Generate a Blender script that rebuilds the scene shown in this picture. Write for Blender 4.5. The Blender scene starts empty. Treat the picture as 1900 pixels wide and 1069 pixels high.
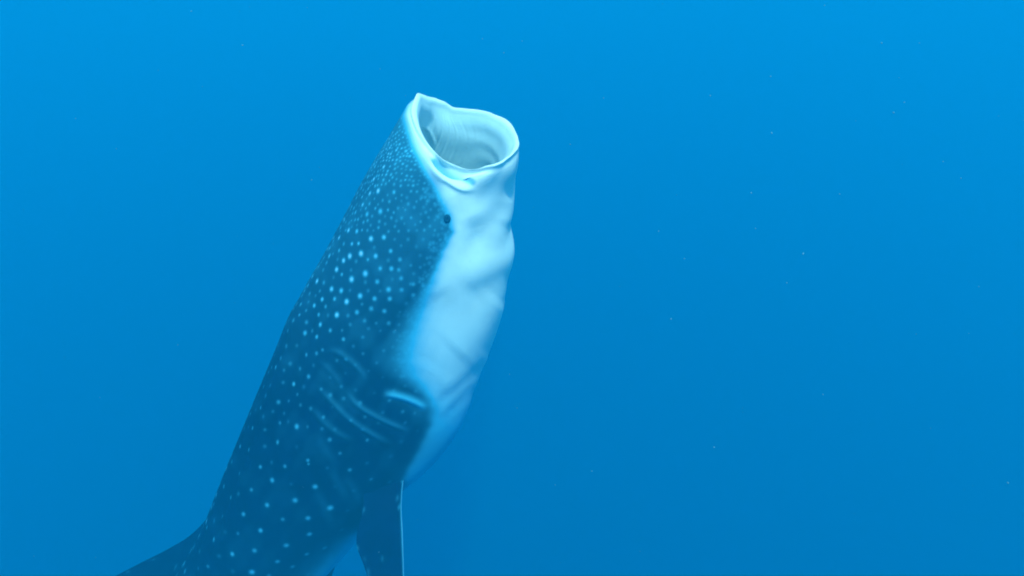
import bpy, math, random
import numpy as np
from mathutils import Vector

sc = bpy.context.scene
F_PX, DIST = 1491.0, 5.0          # focal length in photo pixels, metres to the animal

# ---------------------------------------------------------------- camera
cam = bpy.data.objects.new('camera', bpy.data.cameras.new('camera'))
sc.collection.objects.link(cam); sc.camera = cam
cam.data.sensor_width = 36; cam.data.lens = 36 * F_PX / 1900
cam.data.clip_start = 0.05; cam.data.clip_end = 600
PITCH = math.radians(28)          # the camera looks down a little
cam.rotation_euler = (math.radians(90) - PITCH, 0, 0)

# ---------------------------------------------------------------- sky and sun
SUN_EL, SUN_AZ = 65, 168          # azimuth from +Y (view direction) towards +X
world = bpy.data.worlds.new('World'); sc.world = world; world.use_nodes = True
wn = world.node_tree
sky = wn.nodes.new('ShaderNodeTexSky'); sky.sky_type = 'NISHITA'; sky.sun_disc = False
sky.sun_elevation = math.radians(SUN_EL); sky.sun_rotation = math.radians(SUN_AZ)
wn.nodes['Background'].inputs[1].default_value = 0.15
wn.links.new(sky.outputs[0], wn.nodes['Background'].inputs[0])
sun = bpy.data.objects.new('sun', bpy.data.lights.new('sun', 'SUN'))
sc.collection.objects.link(sun)
sun.data.energy = 4.3; sun.data.angle = math.radians(3); sun.data.color = (1, .96, .9)
el, az = math.radians(SUN_EL), math.radians(SUN_AZ)
sun.rotation_euler = Vector((math.sin(az)*math.cos(el), math.cos(az)*math.cos(el), math.sin(el))).to_track_quat('Z', 'Y').to_euler()
vs = sc.view_settings
vs.view_transform = 'Standard'; vs.look = 'None'; vs.gamma = 1; vs.use_curve_mapping = False
vs.exposure = 1.03
sc.cycles.max_bounces = 8; sc.cycles.volume_bounces = 4; sc.cycles.diffuse_bounces = 4
sc.cycles.pixel_filter_type = 'GAUSSIAN'; sc.cycles.filter_width = 2.2      # the photograph is soft

# ---------------------------------------------------------------- the water: one body of even density
WATER_SCATTER = (.0002, .0298, .0455)      # per metre
WATER_ABSORB = (.112, .0375, .0190)


def mesh_object(name, verts, faces, parent=None, mat=None, smooth=True):
    me = bpy.data.meshes.new(name)
    me.from_pydata([tuple(map(float, v)) for v in verts], [], [tuple(map(int, f)) for f in faces])
    me.update()
    if smooth: me.polygons.foreach_set('use_smooth', [True]*len(me.polygons))
    o = bpy.data.objects.new(name, me); sc.collection.objects.link(o)
    o.parent = parent
    if mat: me.materials.append(mat)
    return o

x0, x1, y0, y1, z0, z1 = -60, 60, -40, 80, -50, 7
haze = mesh_object('haze', [(x, y, z) for x in (x0, x1) for y in (y0, y1) for z in (z0, z1)],
                   [(0,1,3,2), (4,6,7,5), (0,4,5,1), (2,3,7,6), (0,2,6,4), (1,5,7,3)], smooth=False)
hm = bpy.data.materials.new('sea_water'); hm.use_nodes = True
hn = hm.node_tree; hn.nodes.clear()
out = hn.nodes.new('ShaderNodeOutputMaterial'); pv = hn.nodes.new('ShaderNodeVolumePrincipled')
hn.links.new(pv.outputs[0], out.inputs['Volume'])
DENS = .5
wc = [s/DENS for s in WATER_SCATTER]
wa = [(1 - min(1, a/(DENS*(1-c))))**2 for a, c in zip(WATER_ABSORB, wc)]
pv.inputs['Color'].default_value = (*wc, 1); pv.inputs['Density'].default_value = DENS
pv.inputs['Absorption Color'].default_value = (*wa, 1); pv.inputs['Anisotropy'].default_value = .1
haze.data.materials.append(hm)
haze['kind'] = 'stuff'; haze['label'] = 'clear blue sea water filling the whole view'; haze['category'] = 'water'

# ---------------------------------------------------------------- materials
def skin_material(name):
    m = bpy.data.materials.new(name); m.use_nodes = True
    n = m.node_tree; b = n.nodes['Principled BSDF']
    def node(t, **k):
        q = n.nodes.new(t)
        for a, v in k.items(): setattr(q, a, v)
        return q
    at_ = node('ShaderNodeAttribute', attribute_name='pigment')
    tc = node('ShaderNodeTexCoord')
    n1 = node('ShaderNodeTexNoise'); n1.inputs['Scale'].default_value = 7; n1.inputs['Detail'].default_value = 6
    n2 = node('ShaderNodeTexNoise'); n2.inputs['Scale'].default_value = 90; n2.inputs['Detail'].default_value = 3
    for q in (n1, n2): n.links.new(tc.outputs['Object'], q.inputs['Vector'])
    r1 = node('ShaderNodeMapRange'); r1.inputs[1].default_value = .3; r1.inputs[2].default_value = .7
    r1.inputs[3].default_value = .75; r1.inputs[4].default_value = 1.25
    n.links.new(n1.outputs[0], r1.inputs[0])
    dk = node('ShaderNodeMix', data_type='RGBA', blend_type='MULTIPLY'); dk.inputs[0].default_value = 1
    dk.inputs[6].default_value = (.001, .008, .034, 1); n.links.new(r1.outputs[0], dk.inputs[7])
    r2 = node('ShaderNodeMapRange'); r2.inputs[1].default_value = .3; r2.inputs[2].default_value = .7
    r2.inputs[3].default_value = .93; r2.inputs[4].default_value = 1.03
    n.links.new(n1.outputs[0], r2.inputs[0])
    wh = node('ShaderNodeMix', data_type='RGBA', blend_type='MULTIPLY'); wh.inputs[0].default_value = 1
    wh.inputs[6].default_value = (.86, .89, .80, 1); n.links.new(r2.outputs[0], wh.inputs[7])
    # dark slate, through blue grey, to white
    f1 = node('ShaderNodeMapRange'); f1.inputs[1].default_value = 0; f1.inputs[2].default_value = .4
    f2 = node('ShaderNodeMapRange'); f2.inputs[1].default_value = .4; f2.inputs[2].default_value = 1
    n.links.new(at_.outputs['Fac'], f1.inputs[0]); n.links.new(at_.outputs['Fac'], f2.inputs[0])
    m0 = node('ShaderNodeMix', data_type='RGBA'); m0.inputs[7].default_value = (.06, .44, .62, 1)
    n.links.new(f1.outputs[0], m0.inputs[0]); n.links.new(dk.outputs[2], m0.inputs[6])
    mx = node('ShaderNodeMix', data_type='RGBA')
    n.links.new(f2.outputs[0], mx.inputs[0]); n.links.new(m0.outputs[2], mx.inputs[6]); n.links.new(wh.outputs[2], mx.inputs[7])
    n.links.new(mx.outputs[2], b.inputs['Base Color'])
    b.inputs['Roughness'].default_value = .55; b.inputs['IOR'].default_value = 1.05
    bp = node('ShaderNodeBump'); bp.inputs['Strength'].default_value = .12; bp.inputs['Distance'].default_value = .01
    n.links.new(n2.outputs[0], bp.inputs['Height']); n.links.new(bp.outputs[0], b.inputs['Normal'])
    return m

SKIN = skin_material('whale_shark_skin')
EYE = bpy.data.materials.new('eye_dark'); EYE.use_nodes = True
EYE.node_tree.nodes['Principled BSDF'].inputs['Base Color'].default_value = (.008, .016, .024, 1)
EYE.node_tree.nodes['Principled BSDF'].inputs['Roughness'].default_value = .4
EYE.node_tree.nodes['Principled BSDF'].inputs['IOR'].default_value = 1.08

# ---------------------------------------------------------------- the whale shark
def at(px, py, dy):
    d = DIST + dy
    return np.stack([(np.asarray(px, float) - 950)/F_PX*d, d + 0*np.asarray(px, float), (534.5 - np.asarray(py, float))/F_PX*d], -1)

def hermite(P, t, ts):
    """Smooth curve through P (n,...) at parameters t, sampled at ts."""
    P = np.asarray(P, float); t = np.asarray(t, float)
    n = len(t); sh = (-1,) + (1,)*(P.ndim-1)
    d = (P[1:]-P[:-1])/(t[1:]-t[:-1]).reshape(sh)
    M = np.empty_like(P); M[0] = d[0]; M[-1] = d[-1]
    h = t[1:]-t[:-1]
    M[1:-1] = (d[:-1]*h[1:].reshape(sh) + d[1:]*h[:-1].reshape(sh))/(h[1:]+h[:-1]).reshape(sh)
    k = np.clip(np.searchsorted(t, ts, side='right')-1, 0, n-2)
    u = ((ts-t[k])/(t[k+1]-t[k])).reshape(sh); hh = (t[k+1]-t[k]).reshape(sh)
    return ((2*u**3-3*u**2+1)*P[k] + (u**3-2*u**2+u)*hh*M[k] + (-2*u**3+3*u**2)*P[k+1] + (u**3-u**2)*hh*M[k+1])

# girdle angle: 0 back, 90 right flank, 180 throat, 270 left flank; finer on the flank that shows
NPHI = 600
uu = np.arange(NPHI)/NPHI*2*np.pi
PHI = uu - .42*np.sin(uu-np.pi/2) - .42     # denser about 90 degrees
PHI = np.mod(PHI, 2*np.pi); PHI.sort()

# back and throat outline, depth and half breadth of every ring
rings = [  # back x, y   throat x, y   depth   half breadth
    (722, 252, 957, 335, -.24, .43),
    (672, 335, 953, 395, -.10, .50),
    (640, 395, 946, 432, -.02, .52),
    (612, 447, 951, 470,  .06, .54),
    (578, 510, 943, 530,  .15, .54),
    (548, 575, 922, 602,  .24, .55),
    (520, 640, 900, 660,  .33, .56),
    (492, 702, 880, 712,  .40, .57),
    (462, 768, 860, 768,  .48, .56),
    (432, 840, 822, 826,  .58, .54),
    (402, 915, 756, 885,  .68, .51),
    (372, 985, 686, 965,  .80, .47),
    (325, 1070, 612, 1050, .94, .44),
    (262, 1170, 535, 1145, 1.10, .40),
    (170, 1320, 415, 1290, 1.32, .34),
    (60, 1500, 265, 1470, 1.60, .26),
    (-50, 1700, 95, 1670, 1.92, .17),
    (-130, 1870, -35, 1850, 2.15, .09),
    (-165, 1950, -105, 1935, 2.25, .05),
]
R = np.array(rings, float)
Pd = at(R[:, 0], R[:, 1], R[:, 4]); Pv = at(R[:, 2], R[:, 3], R[:, 4])
Cc = (Pd+Pv)/2
# the rim of the open mouth
rim_deg = [0, 20, 45, 65, 85, 105, 130, 155, 180, 205, 230, 250, 270, 290, 315, 340, 360]
rim_px = [(774,176),(767,205),(784,254),(819,294),(866,315),(902,309),(934,299),(957,281),(962,257),(946,231),(913,211),(880,202),(843,199),(826,190),(803,183),(787,178),(774,176)]
rd = np.radians(rim_deg + [375, 395]); rp = np.array(rim_px + [rim_px[1], rim_px[2]], float)
rd = np.radians([-20, 0, 20, 45, 65, 85, 105, 130, 155, 180, 205, 230, 250, 270, 290, 315, 340, 360, 380])
rp = np.array([rim_px[-2]] + rim_px + [rim_px[1]], float)
rimxy = hermite(rp, rd, PHI)
RIM_Y = -.32
rim = at(rimxy[:, 0], rimxy[:, 1], RIM_Y - .29*np.sin(PHI))
wob = sum(a_*np.sin(k_*PHI+p_) for a_, k_, p_ in ((.0035, 5, 1.), (.003, 9, 2.2), (.002, 14, .4), (.0014, 23, 3.)))
rim[:, 2] += .45*wob
rimc = rim.mean(0)
Call = np.vstack([rimc[None], Cc])
T = np.gradient(Call, axis=0); T /= np.linalg.norm(T, axis=1)[:, None]
T = -T                                        # towards the mouth
cosp, sinp = np.cos(PHI), np.sin(PHI)
def ring(i, scale=1., dscale=1.):
    D = (Pd[i]-Pv[i])/2
    L = np.cross(T[i+1], D/np.linalg.norm(D)); L /= np.linalg.norm(L)
    if L[1] > 0: L = -L
    e = .94                                   # a little squarer than an ellipse
    c = np.sign(cosp)*abs(cosp)**e; s = np.sign(sinp)*abs(sinp)**e
    return Cc[i] + scale*(c[:, None]*D*dscale + s[:, None]*L*R[i, 5])
outw = rim-rimc; outw -= (outw@T[0])[:, None]*T[0]; outw /= np.linalg.norm(outw, axis=1)[:, None]
T0 = T[0]
lip_w = np.interp(np.degrees(PHI), [0, 20, 45, 70, 100, 130, 160, 200, 240, 270, 300, 330, 360], [.038, .034, .022, .012, .013, .020, .026, .030, .026, .022, .026, .036, .038])
st = [Cc[6] - T0*.0 + 0*rim, ring(6, .30), ring(4, .52), ring(3, .64), ring(2, .68), ring(1, .72),
      .5*(rim-outw*.075-T0*.10) + .5*(ring(0, .76)),
      rim - outw*lip_w[:, None]*1.15 - T0*.035,
      rim - outw*lip_w[:, None]*.32 - T0*.001,
      rim, 
      rim + outw*.004 - T0*.022,
      .72*rim + .28*ring(0) + outw*.008]
n_in = 9                                       # index of the rim crest
st += [ring(i) for i in range(len(rings))]
st.append(np.repeat(st[-1].mean(0)[None], NPHI, 0))
st = np.array(st)
mid = st.mean(1)
seg = np.linalg.norm(np.diff(st, axis=0), axis=2).mean(1)
tt = np.concatenate([[0], np.cumsum(seg)])
# rows: coarse in the throat, fine on what shows, coarse towards the tail
k_last = 12+13
rows = np.concatenate([np.linspace(0, tt[4], 40)[:-1], np.linspace(tt[4], tt[7], 90)[:-1], np.linspace(tt[7], tt[11], 36)[:-1],
                       np.linspace(tt[11], tt[k_last], 620)[:-1], np.linspace(tt[k_last], tt[-1], 90)])
V = hermite(st, tt, rows)                     # (rows, NPHI, 3)
NR = len(rows)
s_rim = tt[n_in]

def grid_normals(V):
    a = np.gradient(V, axis=0); b = np.roll(V, -1, 1) - np.roll(V, 1, 1)
    n = np.cross(b, a); l = np.linalg.norm(n, axis=2, keepdims=True); return n/np.maximum(l, 1e-9)
N = grid_normals(V)
# orient outwards on the outside
mrow = np.searchsorted(rows, tt[15]); cen = V[mrow].mean(0)
if ((V[mrow]-cen)*N[mrow]).sum() < 0: N = -N; FLIP = True
else: FLIP = False

PX = V[..., 0]/V[..., 1]*F_PX + 950
PY = 534.5 - V[..., 2]/V[..., 1]*F_PX
outside = (rows[:, None] >= s_rim) + np.zeros_like(PX, bool)

def mirrored(field):
    """Both flanks alike: the value at angle 360-a is that at a."""
    a = np.where(PHI > np.pi, 2*np.pi-PHI, PHI)
    near = PHI <= np.pi
    out = np.empty_like(field)
    for r in range(field.shape[0]):
        out[r] = np.interp(a, PHI[near], field[r, near])
    return out

def seg_dist(px, py, pts):
    """Distance to a polyline, signed (positive to its right), and place along it 0..1."""
    best = np.full(px.shape, 1e9); sg = np.zeros(px.shape); along = np.zeros(px.shape)
    pts = np.array(pts, float); L = np.linalg.norm(np.diff(pts, axis=0), axis=1); cum = np.concatenate([[0], np.cumsum(L)])
    for i in range(len(pts)-1):
        a, b = pts[i], pts[i+1]; d = b-a; l2 = d@d
        u = np.clip(((px-a[0])*d[0]+(py-a[1])*d[1])/l2, 0, 1)
        qx = px-(a[0]+u*d[0]); qy = py-(a[1]+u*d[1]); q = np.hypot(qx, qy)
        m = q < best
        best = np.where(m, q, best); sg = np.where(m, np.sign(d[0]*qy-d[1]*qx), sg)
        along = np.where(m, (cum[i]+u*L[i])/cum[-1], along)
    return best, sg, along
def smooth_pts(pts, n=24):
    pts = np.array(pts, float); L = np.linalg.norm(np.diff(pts, axis=0), axis=1); c = np.concatenate([[0], np.cumsum(L)])
    return hermite(pts, c, np.linspace(0, c[-1], n))

disp = np.zeros_like(PX); extra = np.zeros_like(PX)
act = outside & (PHI <= np.pi)[None, :] & (PY < 1200)
def fold(pts, amp, sig, taper=.15, asym=0., pig=0., step=0.):
    """A ridge (amp > 0) or furrow along a line on the flank; asym digs a slit on its lower side."""
    d, s, u = seg_dist(PX[act], PY[act], smooth_pts(pts))
    w = np.clip(u/taper, 0, 1)*np.clip((1-u)/taper, 0, 1) if taper > 0 else 1.
    w = w*w*(3-2*w) if taper > 0 else 1.
    amp *= FA; asym *= FA; sig *= FS
    v = amp*np.exp(-(d/sig)**2)
    if asym: v = v - asym*np.exp(-((s*d-1.7*sig)/(1.1*sig))**2)
    disp[act] += v*w
    if pig: extra[act] += pig*np.exp(-(d/(sig*1.1))**2)*w

# folds of the loose throat skin
FA, FS = .64, 1.4
fold([(966,318),(955,352),(938,388),(914,422),(886,446),(848,460)], -.034, 17, .25)
fold([(836,332),(852,362),(872,395),(884,425)], .026, 17, .3)
fold([(972,440),(945,462),(915,482),(880,502),(840,522)], .028, 24, .25)
fold([(962,505),(930,520),(898,538),(860,556)], -.016, 17, .25)
fold([(950,360),(946,395),(938,425)], .012, 12, .3)

fold([(940,560),(905,600),(870,640),(845,665)], .018, 30)
fold([(800,540),(820,580),(815,640),(790,690)], -.012, 22)
FA = .32
FA = .24
fold([(905,650),(875,682),(848,704),(812,722)], .022, 11)
fold([(905,672),(872,702),(842,728),(806,752)], -.022, 8)
fold([(895,690),(862,722),(832,752),(812,775)], .012, 6)
fold([(885,715),(858,742),(832,770)], -.012, 6)
fold([(878,735),(850,765),(825,790),(800,810)], .010, 6)
# fold of skin running back from the corner of the mouth
FA, FS = .9, 1.

fold([(798,290),(810,304),(826,317),(844,327),(860,333),(880,337)], -.070, 7, .3)
fold([(788,288),(800,306),(818,327),(838,340),(860,349),(890,350)], .022, 6, .4)

fold([(772,178),(763,195),(760,215),(770,250),(786,283),(803,312),(818,338),(830,360)], .020, 9, .25)
# gill slits
FA, FS = .48, 1.
fold([(602,646),(626,653),(648,668),(670,690),(684,712)], .014, 6, .3, .014, .07)
fold([(588,664),(606,682),(622,700),(636,722)], .010, 6, .35, .010, .03)
fold([(640,722),(660,748),(695,772),(732,790),(768,803)], .018, 5.5, .25, .022, .10)
fold([(584,712),(612,742),(648,777),(690,806),(734,828)], .016, 5.5, .25, .020, .08)
fold([(572,748),(598,780),(625,802),(664,822)], .013, 6, .3, .014, .05)
fold([(706,730),(738,736),(768,746),(798,762)], .026, 7, .25, .026, .34)
# creases behind the gills
for q in ([(590,800),(602,830),(628,868)], [(610,868),(628,900),(650,935)], [(582,905),(602,940),(622,985)], [(632,880),(655,905),(672,940)]):
    fold(q, .006, 8, .35, .008, .03)
# long keel down the back
FA, FS = 1.0, 1.
fold([(575,540),(552,602),(517,712),(492,782),(467,852),(440,930),(405,1010),(360,1085)], .030, 15, .12)
fold([(592,555),(570,612),(537,712),(512,782),(487,852),(462,930)], -.012, 14, .15)
disp = mirrored(disp) * outside
away = np.clip((rows[:, None]-s_rim-.07)/.10, 0, 1)
disp *= np.where(PHI[None, :] > np.pi, away*away*(3-2*away), 1.)
extra = mirrored(extra)
# slow irregularity all over, and rings of gill filters inside the throat
rs = np.random.RandomState(5)
for k in range(26):
    a, b, ph = rs.uniform(1, 7), rs.randint(1, 9), rs.uniform(0, 6.28)
    disp += outside*.0016*np.sin(rows[:, None]*a + b*PHI[None, :] + ph)
ins = ~outside & (rows[:, None] < tt[7]-.02)
q = tt[7]-rows[:, None]
ang = np.exp(-((np.mod(PHI, 2*np.pi)-3.75)/.95)**2)[None, :]
disp += ins*ang*.0022*np.sin(q*(50+6*np.sin(PHI*3+q*9)) + 1.5*np.sin(PHI*2.3))*np.clip(q/.08, 0, 1)
fine = np.sin(PHI*70+2*np.sin(rows[:, None]*9))[...]*.0022 + np.sin(PHI*41+1)*.0025
disp += ins*fine*.35*np.exp(-((np.mod(PHI, 2*np.pi)-5.1)/.8)**2)[None, :]*np.clip(q/.1, 0, 1)
# folds of the upper lining
act = ins & ((PHI > 4.4) | (PHI < .95))[None, :] & (q > .02)
FA, FS = 1., 1.
fold([(778,232),(790,238),(800,252),(808,276)], .010, 4, .3, .008)
fold([(792,206),(800,226),(806,252),(812,280)], -.008, 6, .3)
# hanging pad inside the upper lip
disp += ins*(-.035)*np.exp(-((PHI-.75)/.30)**2)[None, :]*np.exp(-((q-.10)/.07)**2)
V = V + N*disp[..., None]

# -------- colouring of the skin (pigment 0 dark grey, 1 white)
by = np.array([120, 178, 190, 215, 245, 280, 310, 345, 380, 400, 430, 465, 500, 545, 590, 635, 670, 700, 725, 742, 757, 790, 840, 875, 920, 965, 1000, 1069, 1200, 2200])
bx = np.array([774, 767, 759, 752, 759, 772, 788, 809, 827, 838, 842, 825, 813, 798, 783, 768, 760, 768, 788, 798, 802, 800, 776, 754, 742, 712, 652, 592, 470, -300])
bw = np.interp(PY, [200, 300, 380, 420, 500, 590, 680, 735, 790, 880, 960, 1069], [12, 14, 15, 9, 14, 30, 44, 16, 9, 8, 20, 30])
sd = PX - np.interp(PY, by, bx)
sd = sd + 1.3*np.clip((PY-330)/100, 0, 1)*np.sin(PY*.21+PX*.13)*np.sin(PX*.17-PY*.05)
pig = 1/(1+np.exp(-np.clip(sd/bw*2.2, -30, 30)))
pig = pig*np.interp(PY, [200, 480, 600, 700, 760, 820, 900, 1069], [1, 1, .88, .70, .46, .32, .34, .50])
# paler, freckled snout
pig = np.maximum(pig, .20*np.exp(-np.maximum(PY-190, 0)/60.) * np.exp(-np.maximum(-sd-25, 0)/30.) + .0*PY)
pig = np.maximum(pig, np.interp(PY, [190, 300, 430, 600, 760], [.15, .10, .075, .028, 0.]))  # stronger light and glow about the head, painted as paler pigment
# faint lightening towards the border and pale strip along the back
pig = np.maximum(pig, .10*np.exp(-np.maximum(-sd, 0)/32.)*np.clip((PY-230)/60, 0, 1)*np.interp(PY, [600, 760, 800], [1, .6, 0.1]))

mott = sum(np.sin(PX*a_+PY*b_+c_) for a_, b_, c_ in ((.031, .017, 1), (-.045, .038, 2), (.083, .061, 3), (.021, -.052, .5), (-.11, .075, 4), (.16, .12, 5)))
pig = pig + .011*np.clip(mott, 0, 3)*np.interp(PY, [200, 500, 900], [1.4, 1, .35])
leftx = lambda y: np.interp(y, R[:, 1], R[:, 0]); 
def halfw(y): return .5*(np.interp(y, R[:, 3], R[:, 2])-leftx(y))
LIST = """703.7,354,4.6,1 732,356.6,3.6,.5 707,391.7,4.8,.8 683.5,397,4.4,.7 688.5,442,4.8,.9 711,441,4.4,.75 648.7,428,4,1 663.8,429.6,4,.8 631,441,4,1 655,452,3.2,.8
666,451.5,3.2,.8 605,459,4,.6 612.7,476,4.2,.8 632,464.7,3.4,.6 650,474.5,5,1 669.4,470,5.2,1 639,483,4.4,.9 696,476,4.4,.8 681.5,482,2.8,.6 724.4,466.6,3.8,.7
742.4,481,4,.5 677,507,5.6,1 651,518,5.4,1 704.5,499,4,.6 725.5,499,4.4,.65 626,499.7,4.6,.9 633.5,509.6,3,.6 591,521.6,4.6,1 700,523,4.4,.6 745,517,4.2,.5
632.4,539,4.6,.8 614.7,536,4.8,1 668,549,5,.8 642.8,559.5,5,.85 721.6,537,4.8,.65 745,537.6,4.2,.45 696,553.6,4.4,.55 724,554.5,4.4,.55 619.5,555,3.6,.6 597,556,4,.7
583,567,3.8,.7 604,568.5,3.4,.4 567,540.4,4,.55 587,491,4,.6 625.4,584.5,5,.85 662.4,579.7,4.4,.6 689,572,4.4,.4 713,576,4.2,.45 767,546,4,.35 767,526,4,.35
739.6,501,3.6,.4 589.5,584,3.6,.5 593.7,602,4.6,1 612.7,613.4,4.2,.65 565,618,4.4,.85 588,624.6,4,.8 650,602,3.8,.35 673.6,625,4,.35 722,598.5,4,.3 638,629,4.4,.7
598.7,650,3.6,.5 567,659,4,.6 587.5,656,3.8,.55 518.7,682,4,.9 500,692,3.4,.5 520.7,642,3.8,.4 571.5,699.6,4.2,.6 542.6,713.6,4.8,.85 517,746.5,4.2,.5 486.5,756.6,3.8,.7
469,794.4,4,.8 515,786,4,.5 548.8,792,5.2,.9 511.7,822.5,4.6,.6 464,834.5,4,.7 556,752,3.6,.3 575,759,4.2,.4 600,775,3.8,.5 641.6,666,4.4,.6 656,642,3.4,.3 624.5,669,3.4,.3
594.5,722,3.8,.4 673,656,3.8,.35 571.5,853,3.6,.7 573.5,860,3,.6 529.4,864.6,4.6,.65 480,868,4,.7 506,891,5.2,.85 649,872.7,4.6,.65 631,842,4,.4 611,816,4.4,.4 689,889,3.6,.3
651.5,779.6,3.6,.4 681,819,3.6,.4 752.5,784.6,4.2,.25 747.4,764,4.2,.25 722.7,745,4.6,.4 712,650,3.4,.3 444.7,828,4,.75 429,856.7,4,.55 445.3,878.5,4,.45 413.5,902,4,.7
466.8,908.8,4.4,.6 431,922.7,4.4,.75 395,934.7,4,.55 584.6,903.8,5,.75 547.3,928.4,5.2,.8 495.6,937,5.2,.85 613.6,941.7,6.2,.8 572,960,5,.65 525,963.8,4.8,.45 452.6,953.7,4.6,.85
416.3,956.8,4,.4 381.6,978,4.2,.65 484,984,5.4,.95 442.5,989,4.2,.4 575,990,5.6,.7 403,998.8,4.8,.75 353,998.8,4,.5 532,1011,5.2,.65 473.8,1020,5,.7 432,1027,5,.85
568.8,1028.5,5,.5 602.6,1016.8,5,.35 514.8,1042,5.4,.6 542.6,1052,4.8,.4 468.4,1061,5.6,.95 391,1049,4.4,.4 343,1059.5,5,.65 370.5,1023,4.4,.3
687,359,4,1 693,331.7,4,.9 711,309,3.8,.9 694,308,3.4,.8 696.7,289.5,3.2,.8 726,324.5,3,.5 717,342,3,.4 706,289.5,3,.8 760.5,289,3,.6 752.7,279,3,.8 763.6,279,3,.8 740,267,2.6,.7
729,330,2.6,.4 687,336,2.8,.8 672,331,3,.7 681,328,2.6,.7 659,366,3,.8 672,365,3,.8 682,350,2.8,.8 696,346,2.8,.7 674,380,3.6,.9 655,386,3.4,.7 661,394,3.4,.8 667,407,3,.6
637,405,3.6,.9 641,412,2.6,.6 638,386,3.4,.5 723,374,3,.4 712,371,3,.4 688,378,3,.5 757,378,3,.3 745,404,3,.3 725,405,3,.35"""
spots = [tuple(map(float, t.split(','))) for t in LIST.split()]
rng0 = random.Random(2)
spots = [(x, y, r*.90*(.92*rng0.uniform(.85, 1.1) if y > 600 else 1), i*(.66 if y > 600 else .95)*rng0.uniform(.8, 1.1)) for x, y, r, i in spots]
rng = random.Random(11)
def scatter(ya, yb, gap, r, inten, n, marg=6):
    for _ in range(n):
        y = rng.uniform(ya, yb); xl = float(leftx(y)); xr = float(np.interp(y, by, bx)) - marg
        if xr-xl < 8: continue
        u = rng.random(); x = xl + (xr-xl)*(u**1.25)
        edge = min(1, .35+1.6*(x-xl)/(xr-xl))
        g = gap*edge
        if any(abs(x-s[0]) < g and abs(y-s[1]) < gap and math.hypot((x-s[0])/max(edge, .3), y-s[1]) < gap for s in spots): continue
        spots.append((x, y, r*rng.uniform(.75, 1.2), inten*rng.uniform(.5, 1.25)*(1-.62*((x-xl)/(xr-xl))**1.2)))
scatter(200, 300, 5.6, 1.9, .85, 6000)
scatter(300, 345, 7.6, 2.2, .70, 3000)
scatter(345, 430, 10.5, 2.4, .50, 2500)
scatter(430, 620, 16, 3.0, .34, 1500)
scatter(620, 800, 21, 3.2, .24, 900, 14)
scatter(800, 1069, 30, 3.8, .16, 500, 14)
scatter(1069, 1190, 30, 5, .8, 600, 14)
scatter(1190, 1850, 36, 6, .8, 1500, 20)
# freckled edge of the white
for _ in range(240):
    y = rng.uniform(350, 700); x = float(np.interp(y, by, bx)) - abs(rng.gauss(0, 16)) - 2
    spots.append((x, y, rng.uniform(2.2, 4), rng.uniform(.1, .26)*(1 if y < 540 else .45)))

spotf = np.zeros_like(PX)
half = (PHI <= np.pi)
cols = np.where(half)[0]
sub_x, sub_y = PX[:, cols], PY[:, cols]; sf = np.zeros_like(sub_x); okm = outside[:, cols]
SV = V[:, cols]; rowi = np.where(okm.any(1))[0]; r0, r1 = rowi[0], rowi[-1]+1
cx = sub_x[r0:r1:2, ::3]; cy = sub_y[r0:r1:2, ::3]
def paint(i, j, rad, it, stretch=1.12):
    a0, a1, b0, b1 = max(r0, i-26), min(r1, i+27), max(0, j-26), min(len(cols), j+27)
    q = SV[a0:a1, b0:b1] - SV[i, j]
    tl = SV[min(i+2, r1-1), j] - SV[max(i-2, r0), j]; tl = tl/np.linalg.norm(tl)
    al = q@tl; d2 = (q*q).sum(-1) - al*al + (al/stretch)**2
    blk = sf[a0:a1, b0:b1]
    np.maximum(blk, it*np.exp(-(np.maximum(d2, 0)/rad**2)**1.2*.95), out=blk)
for (x, y, r, it) in spots:
    k = int(np.argmin((cx-x)**2+(cy-y)**2)); i, j = divmod(k, cx.shape[1]); i = r0+i*2; j = j*3
    a0, a1, b0, b1 = max(r0, i-3), min(r1, i+4), max(0, j-4), min(len(cols), j+5)
    k = int(np.argmin((sub_x[a0:a1, b0:b1]-x)**2+(sub_y[a0:a1, b0:b1]-y)**2)); di, dj = divmod(k, b1-b0)
    i, j = a0+di, b0+dj
    if math.hypot(sub_x[i, j]-x, sub_y[i, j]-y) > 6 and y < 1100: continue
    paint(i, j, r*SV[i, j, 1]/F_PX*.95, it)
# the middle of the back, out of sight from here
taken = []
for _ in range(2500):
    i = rng.randrange(r0+40, r1-1); j = rng.randrange(0, max(2, int((PHI[cols] < (.34 if i < r0+200 else .16)).sum())))
    p = SV[i, j]; g_ = .03 + .05*min(1, (i-r0)/600)
    if any(abs(p-t_).max() < g_ for t_ in taken[-400:]) or sf[i, j] > .1: continue
    taken.append(p); paint(i, j, .008+.012*min(1, (i-r0)/600), rng.uniform(.3, .8))
spotf[:, cols] = sf
spotf = mirrored(spotf)
pig = mirrored(pig)
# shade painted into the pigment inside the fold at the corner of the mouth
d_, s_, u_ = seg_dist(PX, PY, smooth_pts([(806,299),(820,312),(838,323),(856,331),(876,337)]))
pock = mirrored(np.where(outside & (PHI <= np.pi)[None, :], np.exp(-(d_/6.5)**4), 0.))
pig = pig + (1-pig)*np.clip(extra, 0, 1)
pig = pig + np.clip(.68-pig, 0, 1)*np.clip(spotf, 0, 1)
# inside of the mouth: pale grey pink-free lining
lip = np.exp(-np.maximum(s_rim-rows[:, None], 0)/.05)
pig = np.where(outside, pig, .80 + .19*lip)
rim_white = np.exp(-(np.maximum(rows[:, None]-s_rim, 0)/.05)**2)
pig = np.where(outside, np.maximum(pig, rim_white), pig)
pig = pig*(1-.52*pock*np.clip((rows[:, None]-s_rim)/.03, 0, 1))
pig = np.clip(pig, 0, 1)

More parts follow.
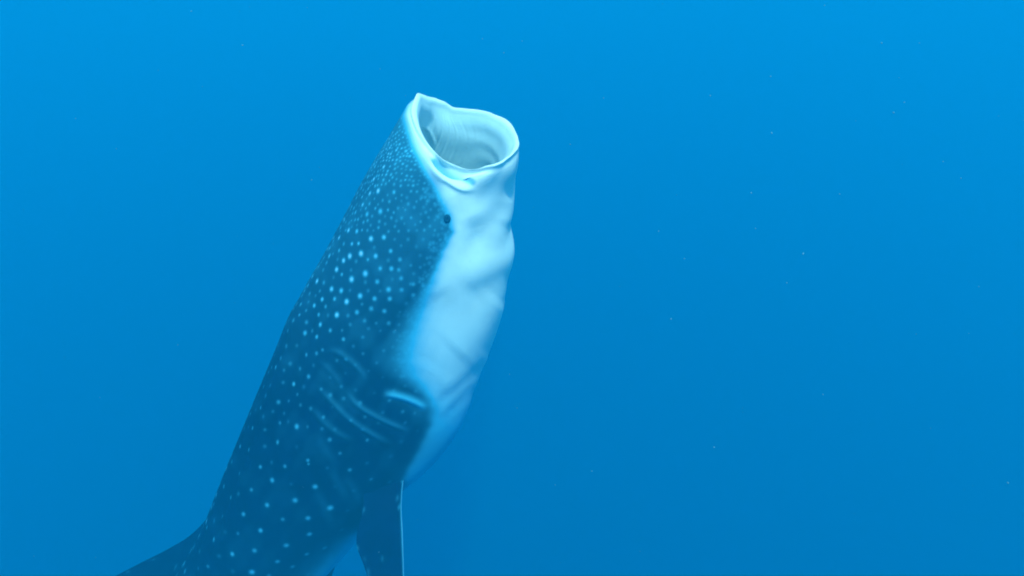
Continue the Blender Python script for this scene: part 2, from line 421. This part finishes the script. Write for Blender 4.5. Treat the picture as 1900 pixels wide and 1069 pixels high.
shark = bpy.data.objects.new('whale_shark', None); sc.collection.objects.link(shark)
shark['label'] = 'dark whale shark with pale spots and white throat, upright with mouth wide open'
shark['category'] = 'whale shark'

def grid_mesh(name, V, attr, closed_u=True, flip=False):
    nr, nc = V.shape[:2]
    me = bpy.data.meshes.new(name)
    i = np.arange(nr-1)[:, None]*nc; j = np.arange(nc)[None, :]; j2 = (j+1) % nc
    f = np.stack([i+j, i+j2, i+nc+j2, i+nc+j], -1).reshape(-1, 4)
    if flip: f = f[:, ::-1]
    me.vertices.add(nr*nc); me.vertices.foreach_set('co', V.reshape(-1).astype(np.float32))
    me.loops.add(f.size); me.loops.foreach_set('vertex_index', f.reshape(-1).astype(np.int32))
    me.polygons.add(len(f)); me.polygons.foreach_set('loop_start', np.arange(0, f.size, 4, dtype=np.int32))
    me.polygons.foreach_set('use_smooth', np.ones(len(f), bool))
    a = me.attributes.new('pigment', 'FLOAT', 'POINT'); a.data.foreach_set('value', attr.reshape(-1).astype(np.float32))
    me.update(calc_edges=True); me.validate()
    o = bpy.data.objects.new(name, me); sc.collection.objects.link(o)
    me.materials.append(SKIN)
    return o
origin = Cc[8]
TILT = np.array([[1, 0, 0], [0, math.cos(PITCH), math.sin(PITCH)], [0, -math.sin(PITCH), math.cos(PITCH)]])
shark.location = TILT @ origin; shark.rotation_euler = (-PITCH, 0, 0)
def put(o):
    o.parent = shark; o.location = -Vector(origin); return o
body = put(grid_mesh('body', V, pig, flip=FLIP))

# eye: a small dark ball in a low ring of skin at the edge of the white
def blob(name, c, rad, mat, squash=(1, 1, 1), n=20, parent=None):
    vs_, fs = [], []
    for i in range(n+1):
        th = math.pi*i/n
        for j in range(2*n):
            ph = math.pi*j/n
            vs_.append((c[0]+rad*squash[0]*math.sin(th)*math.cos(ph), c[1]+rad*squash[1]*math.sin(th)*math.sin(ph), c[2]+rad*squash[2]*math.cos(th)))
    for i in range(n):
        for j in range(2*n):
            fs.append((i*2*n+j, i*2*n+(j+1) % (2*n), (i+1)*2*n+(j+1) % (2*n), (i+1)*2*n+j))
    return mesh_object(name, vs_, fs, None, mat)
dd = (PX-829)**2+(PY-406)**2 + 1e6*(~outside) + 1e6*(PHI > np.pi)[None, :]
ri, ci = np.unravel_index(np.argmin(dd), dd.shape)
for mir in (False, True):
    cj = ci if not mir else int(np.argmin(abs(PHI-(2*np.pi-PHI[ci]))))
    p = V[ri, cj]; nrm = N[ri, cj]
    e = put(blob('eye', p - nrm*.006, .013, EYE, (1, 1, 1.15)))
    # ring of skin round the eye
    tdir = V[ri+3, cj]-V[ri-3, cj]; tdir /= np.linalg.norm(tdir); bdir = np.cross(nrm, tdir)
    A = np.linspace(0, 2*np.pi, 32, endpoint=False); B = np.linspace(0, 2*np.pi, 12, endpoint=False)
    G = np.array([[p + nrm*(.008*np.sin(b)+.002) + (.011+.011*np.cos(b))*(np.cos(a)*bdir*.9+np.sin(a)*tdir*1.1) for b in B] for a in list(A)+[A[0]]])
    o = put(grid_mesh('eyelid', G, np.full(G.shape[:2], .04)))

# -------- fins: lofted foils
def fin(name, LE, TE, thick, pig_edge=0., root_flare=1.5, pbase=.0, n_span=70, n_ch=64, spots_on=True):
    LE = np.array([at(a, b, c) for a, b, c in LE]); TE = np.array([at(a, b, c) for a, b, c in TE])
    M = (LE+TE)/2; L = np.linalg.norm(np.diff(M, axis=0), axis=1); t = np.concatenate([[0], np.cumsum(L)])
    ts = np.linspace(0, t[-1], n_span)
    LEs, TEs = hermite(LE, t, ts), hermite(TE, t, ts)
    th = np.interp(ts, t, thick)
    span = np.gradient((LEs+TEs)/2, axis=0); span /= np.linalg.norm(span, axis=1)[:, None]
    a = np.linspace(0, 2*np.pi, n_ch, endpoint=False)
    c = .5*(1-np.cos(a)); side = np.sign(np.sin(a))
    prof = side*(1.48*np.sqrt(np.maximum(c, 0)) - .63*c - 1.758*c**2 + 1.42*c**3 - .5*c**4)*1.0
    G = np.zeros((n_span, n_ch, 3)); P = np.zeros((n_span, n_ch))
    for i in range(n_span):
        ch = TEs[i]-LEs[i]; nr = np.cross(ch, span[i]); nr /= np.linalg.norm(nr)
        fl = 1+root_flare*math.exp(-i/n_span*9)
        G[i] = LEs[i] + c[:, None]*ch + (prof*th[i]*fl)[:, None]*nr
        P[i] = pbase + pig_edge*np.exp(-c/.012)
        if spots_on:
            P[i] += 0
    px = G[..., 0]/G[..., 1]*F_PX+950; py = 534.5-G[..., 2]/G[..., 1]*F_PX
    if spots_on:
        r_ = random.Random(3)
        for _ in range(45):
            ii, jj = r_.randrange(6, n_span), r_.randrange(n_ch)
            d2 = ((G-G[ii, jj])**2).sum(-1); P += .12*r_.uniform(.3, 1)*np.exp(-d2/.009**2)
    o = put(grid_mesh(name, G, np.clip(P, 0, 1)))
    return o

fin('pectoral_fin',
    [(735,800,.60),(752,842,.42),(750,876,.24),(745,935,.11),(747,990,.06),(749,1055,.03),(750,1140,-.05),(742,1230,-.13),(716,1310,-.2),(705,1330,-.22)],
    [(640,800,.58),(656,845,.38),(672,890,.18),(674,940,.08),(661,1005,.03),(676,1052,.0),(697,1130,-.07),(704,1220,-.14),(704,1300,-.2),(703,1330,-.22)],
    [.07,.065,.055,.045,.036,.030,.024,.018,.01,.003], pig_edge=.75, root_flare=.5)
fin('pectoral_fin',
    [(720,835,1.05),(690,890,1.2),(660,950,1.35),(630,1030,1.5),(600,1110,1.62),(560,1200,1.72),(520,1270,1.8)],
    [(620,835,1.0),(600,900,1.15),(585,960,1.3),(570,1030,1.45),(555,1110,1.58),(535,1190,1.7),(517,1268,1.8)],
    [.05,.045,.04,.032,.024,.014,.003], pig_edge=.4)
fin('dorsal_fin',
    [(415,915,.86),(384,962,.88),(352,994,.9),(315,1017,.92),(262,1044,.95),(205,1074,.98),(150,1108,1.0),(110,1145,1.02)],
    [(290,1190,1.1),(272,1185,1.1),(250,1182,1.1),(228,1180,1.1),(198,1176,1.08),(165,1174,1.06),(132,1172,1.04),(106,1168,1.03)],
    [.10,.07,.05,.045,.04,.03,.02,.004], root_flare=.8)
fin('second_dorsal_fin',
    [(120,1420,1.5),(80,1455,1.53),(40,1480,1.56),(5,1500,1.58)],
    [(50,1540,1.65),(30,1540,1.65),(10,1535,1.64),(-4,1525,1.62)], [.04,.03,.02,.004], root_flare=.5)
fin('tail_fin',
    [(-150,1900,2.2),(-230,1890,2.15),(-340,1900,2.1),(-450,1930,2.1),(-540,1980,2.1)],
    [(-150,1980,2.3),(-220,1985,2.25),(-320,1990,2.2),(-440,2005,2.15),(-538,2002,2.12)], [.035,.03,.022,.015,.004], root_flare=.5)
fin('tail_fin',
    [(-120,1900,2.2),(-90,1960,2.25),(-70,2030,2.3),(-80,2090,2.3)],
    [(-150,1990,2.3),(-135,2030,2.3),(-110,2070,2.3),(-88,2098,2.3)], [.035,.025,.018,.004], root_flare=.5)

# -------- plankton drifting in the water: small flecks, near and far
PM = bpy.data.materials.new('plankton'); PM.use_nodes = True
PM.node_tree.nodes['Principled BSDF'].inputs['Base Color'].default_value = (.10, .30, .36, 1)
seen = [(1530,10,1.5),(1636,80,2.2),(1706,80,1.4),(1430,142,1.6),(1318,178,2),(1678,190,1.7),(1658,209,2.2),(1432,247,2.2),(1394,358,1.8),(1783,331,1.9),
        (1558,360,1.5),(1222,429,1.6),(1402,424,1.6),(1270,480,1.5),(1490,471,2.4),(1245,592,2),(1460,525,1.6),(1527,732,1.8),(1325,830,1.8),(1870,896,3),
        (1058,268,1.6),(1120,182,1.5),(935,98,1.4),(895,72,1.4),(355,21,1.8),(450,84,1.6),(578,334,1.6),(705,128,1.4),(1816,532,1.6),(1098,874,1.5),(1750,300,1.6),(1030,900,1.2),(330,640,1.2),(140,220,1.2),(1700,620,1.3)]
pr = random.Random(8)
for _ in range(60): seen.append((pr.uniform(0, 1900), pr.uniform(0, 1069), pr.uniform(.5, 1.1)))
pvv, pff = [], []
for (x, y, r) in seen:
    dy = pr.uniform(-2.6, -.8); c = TILT @ at(x, y, dy); rad = r*.62*(DIST+dy)/F_PX
    ax = np.array([pr.gauss(0, 1) for _ in range(3)]); ax /= np.linalg.norm(ax); b0 = len(pvv)
    for i in range(5):
        th = math.pi*(i+.02)/4.04
        for j in range(6):
            ph = j*math.pi/3; q = np.array([math.sin(th)*math.cos(ph), math.sin(th)*math.sin(ph), math.cos(th)])*pr.uniform(.75, 1.25)
            q = q + ax*(q@ax)*.6; pvv.append(c+q*rad)
    for i in range(4):
        for j in range(6): pff.append((b0+i*6+j, b0+i*6+(j+1) % 6, b0+i*6+6+(j+1) % 6, b0+i*6+6+j))
pk = mesh_object('plankton', pvv, pff, None, PM); pk['kind'] = 'stuff'
pk['label'] = 'tiny pale specks of plankton scattered through the blue water'; pk['category'] = 'plankton'
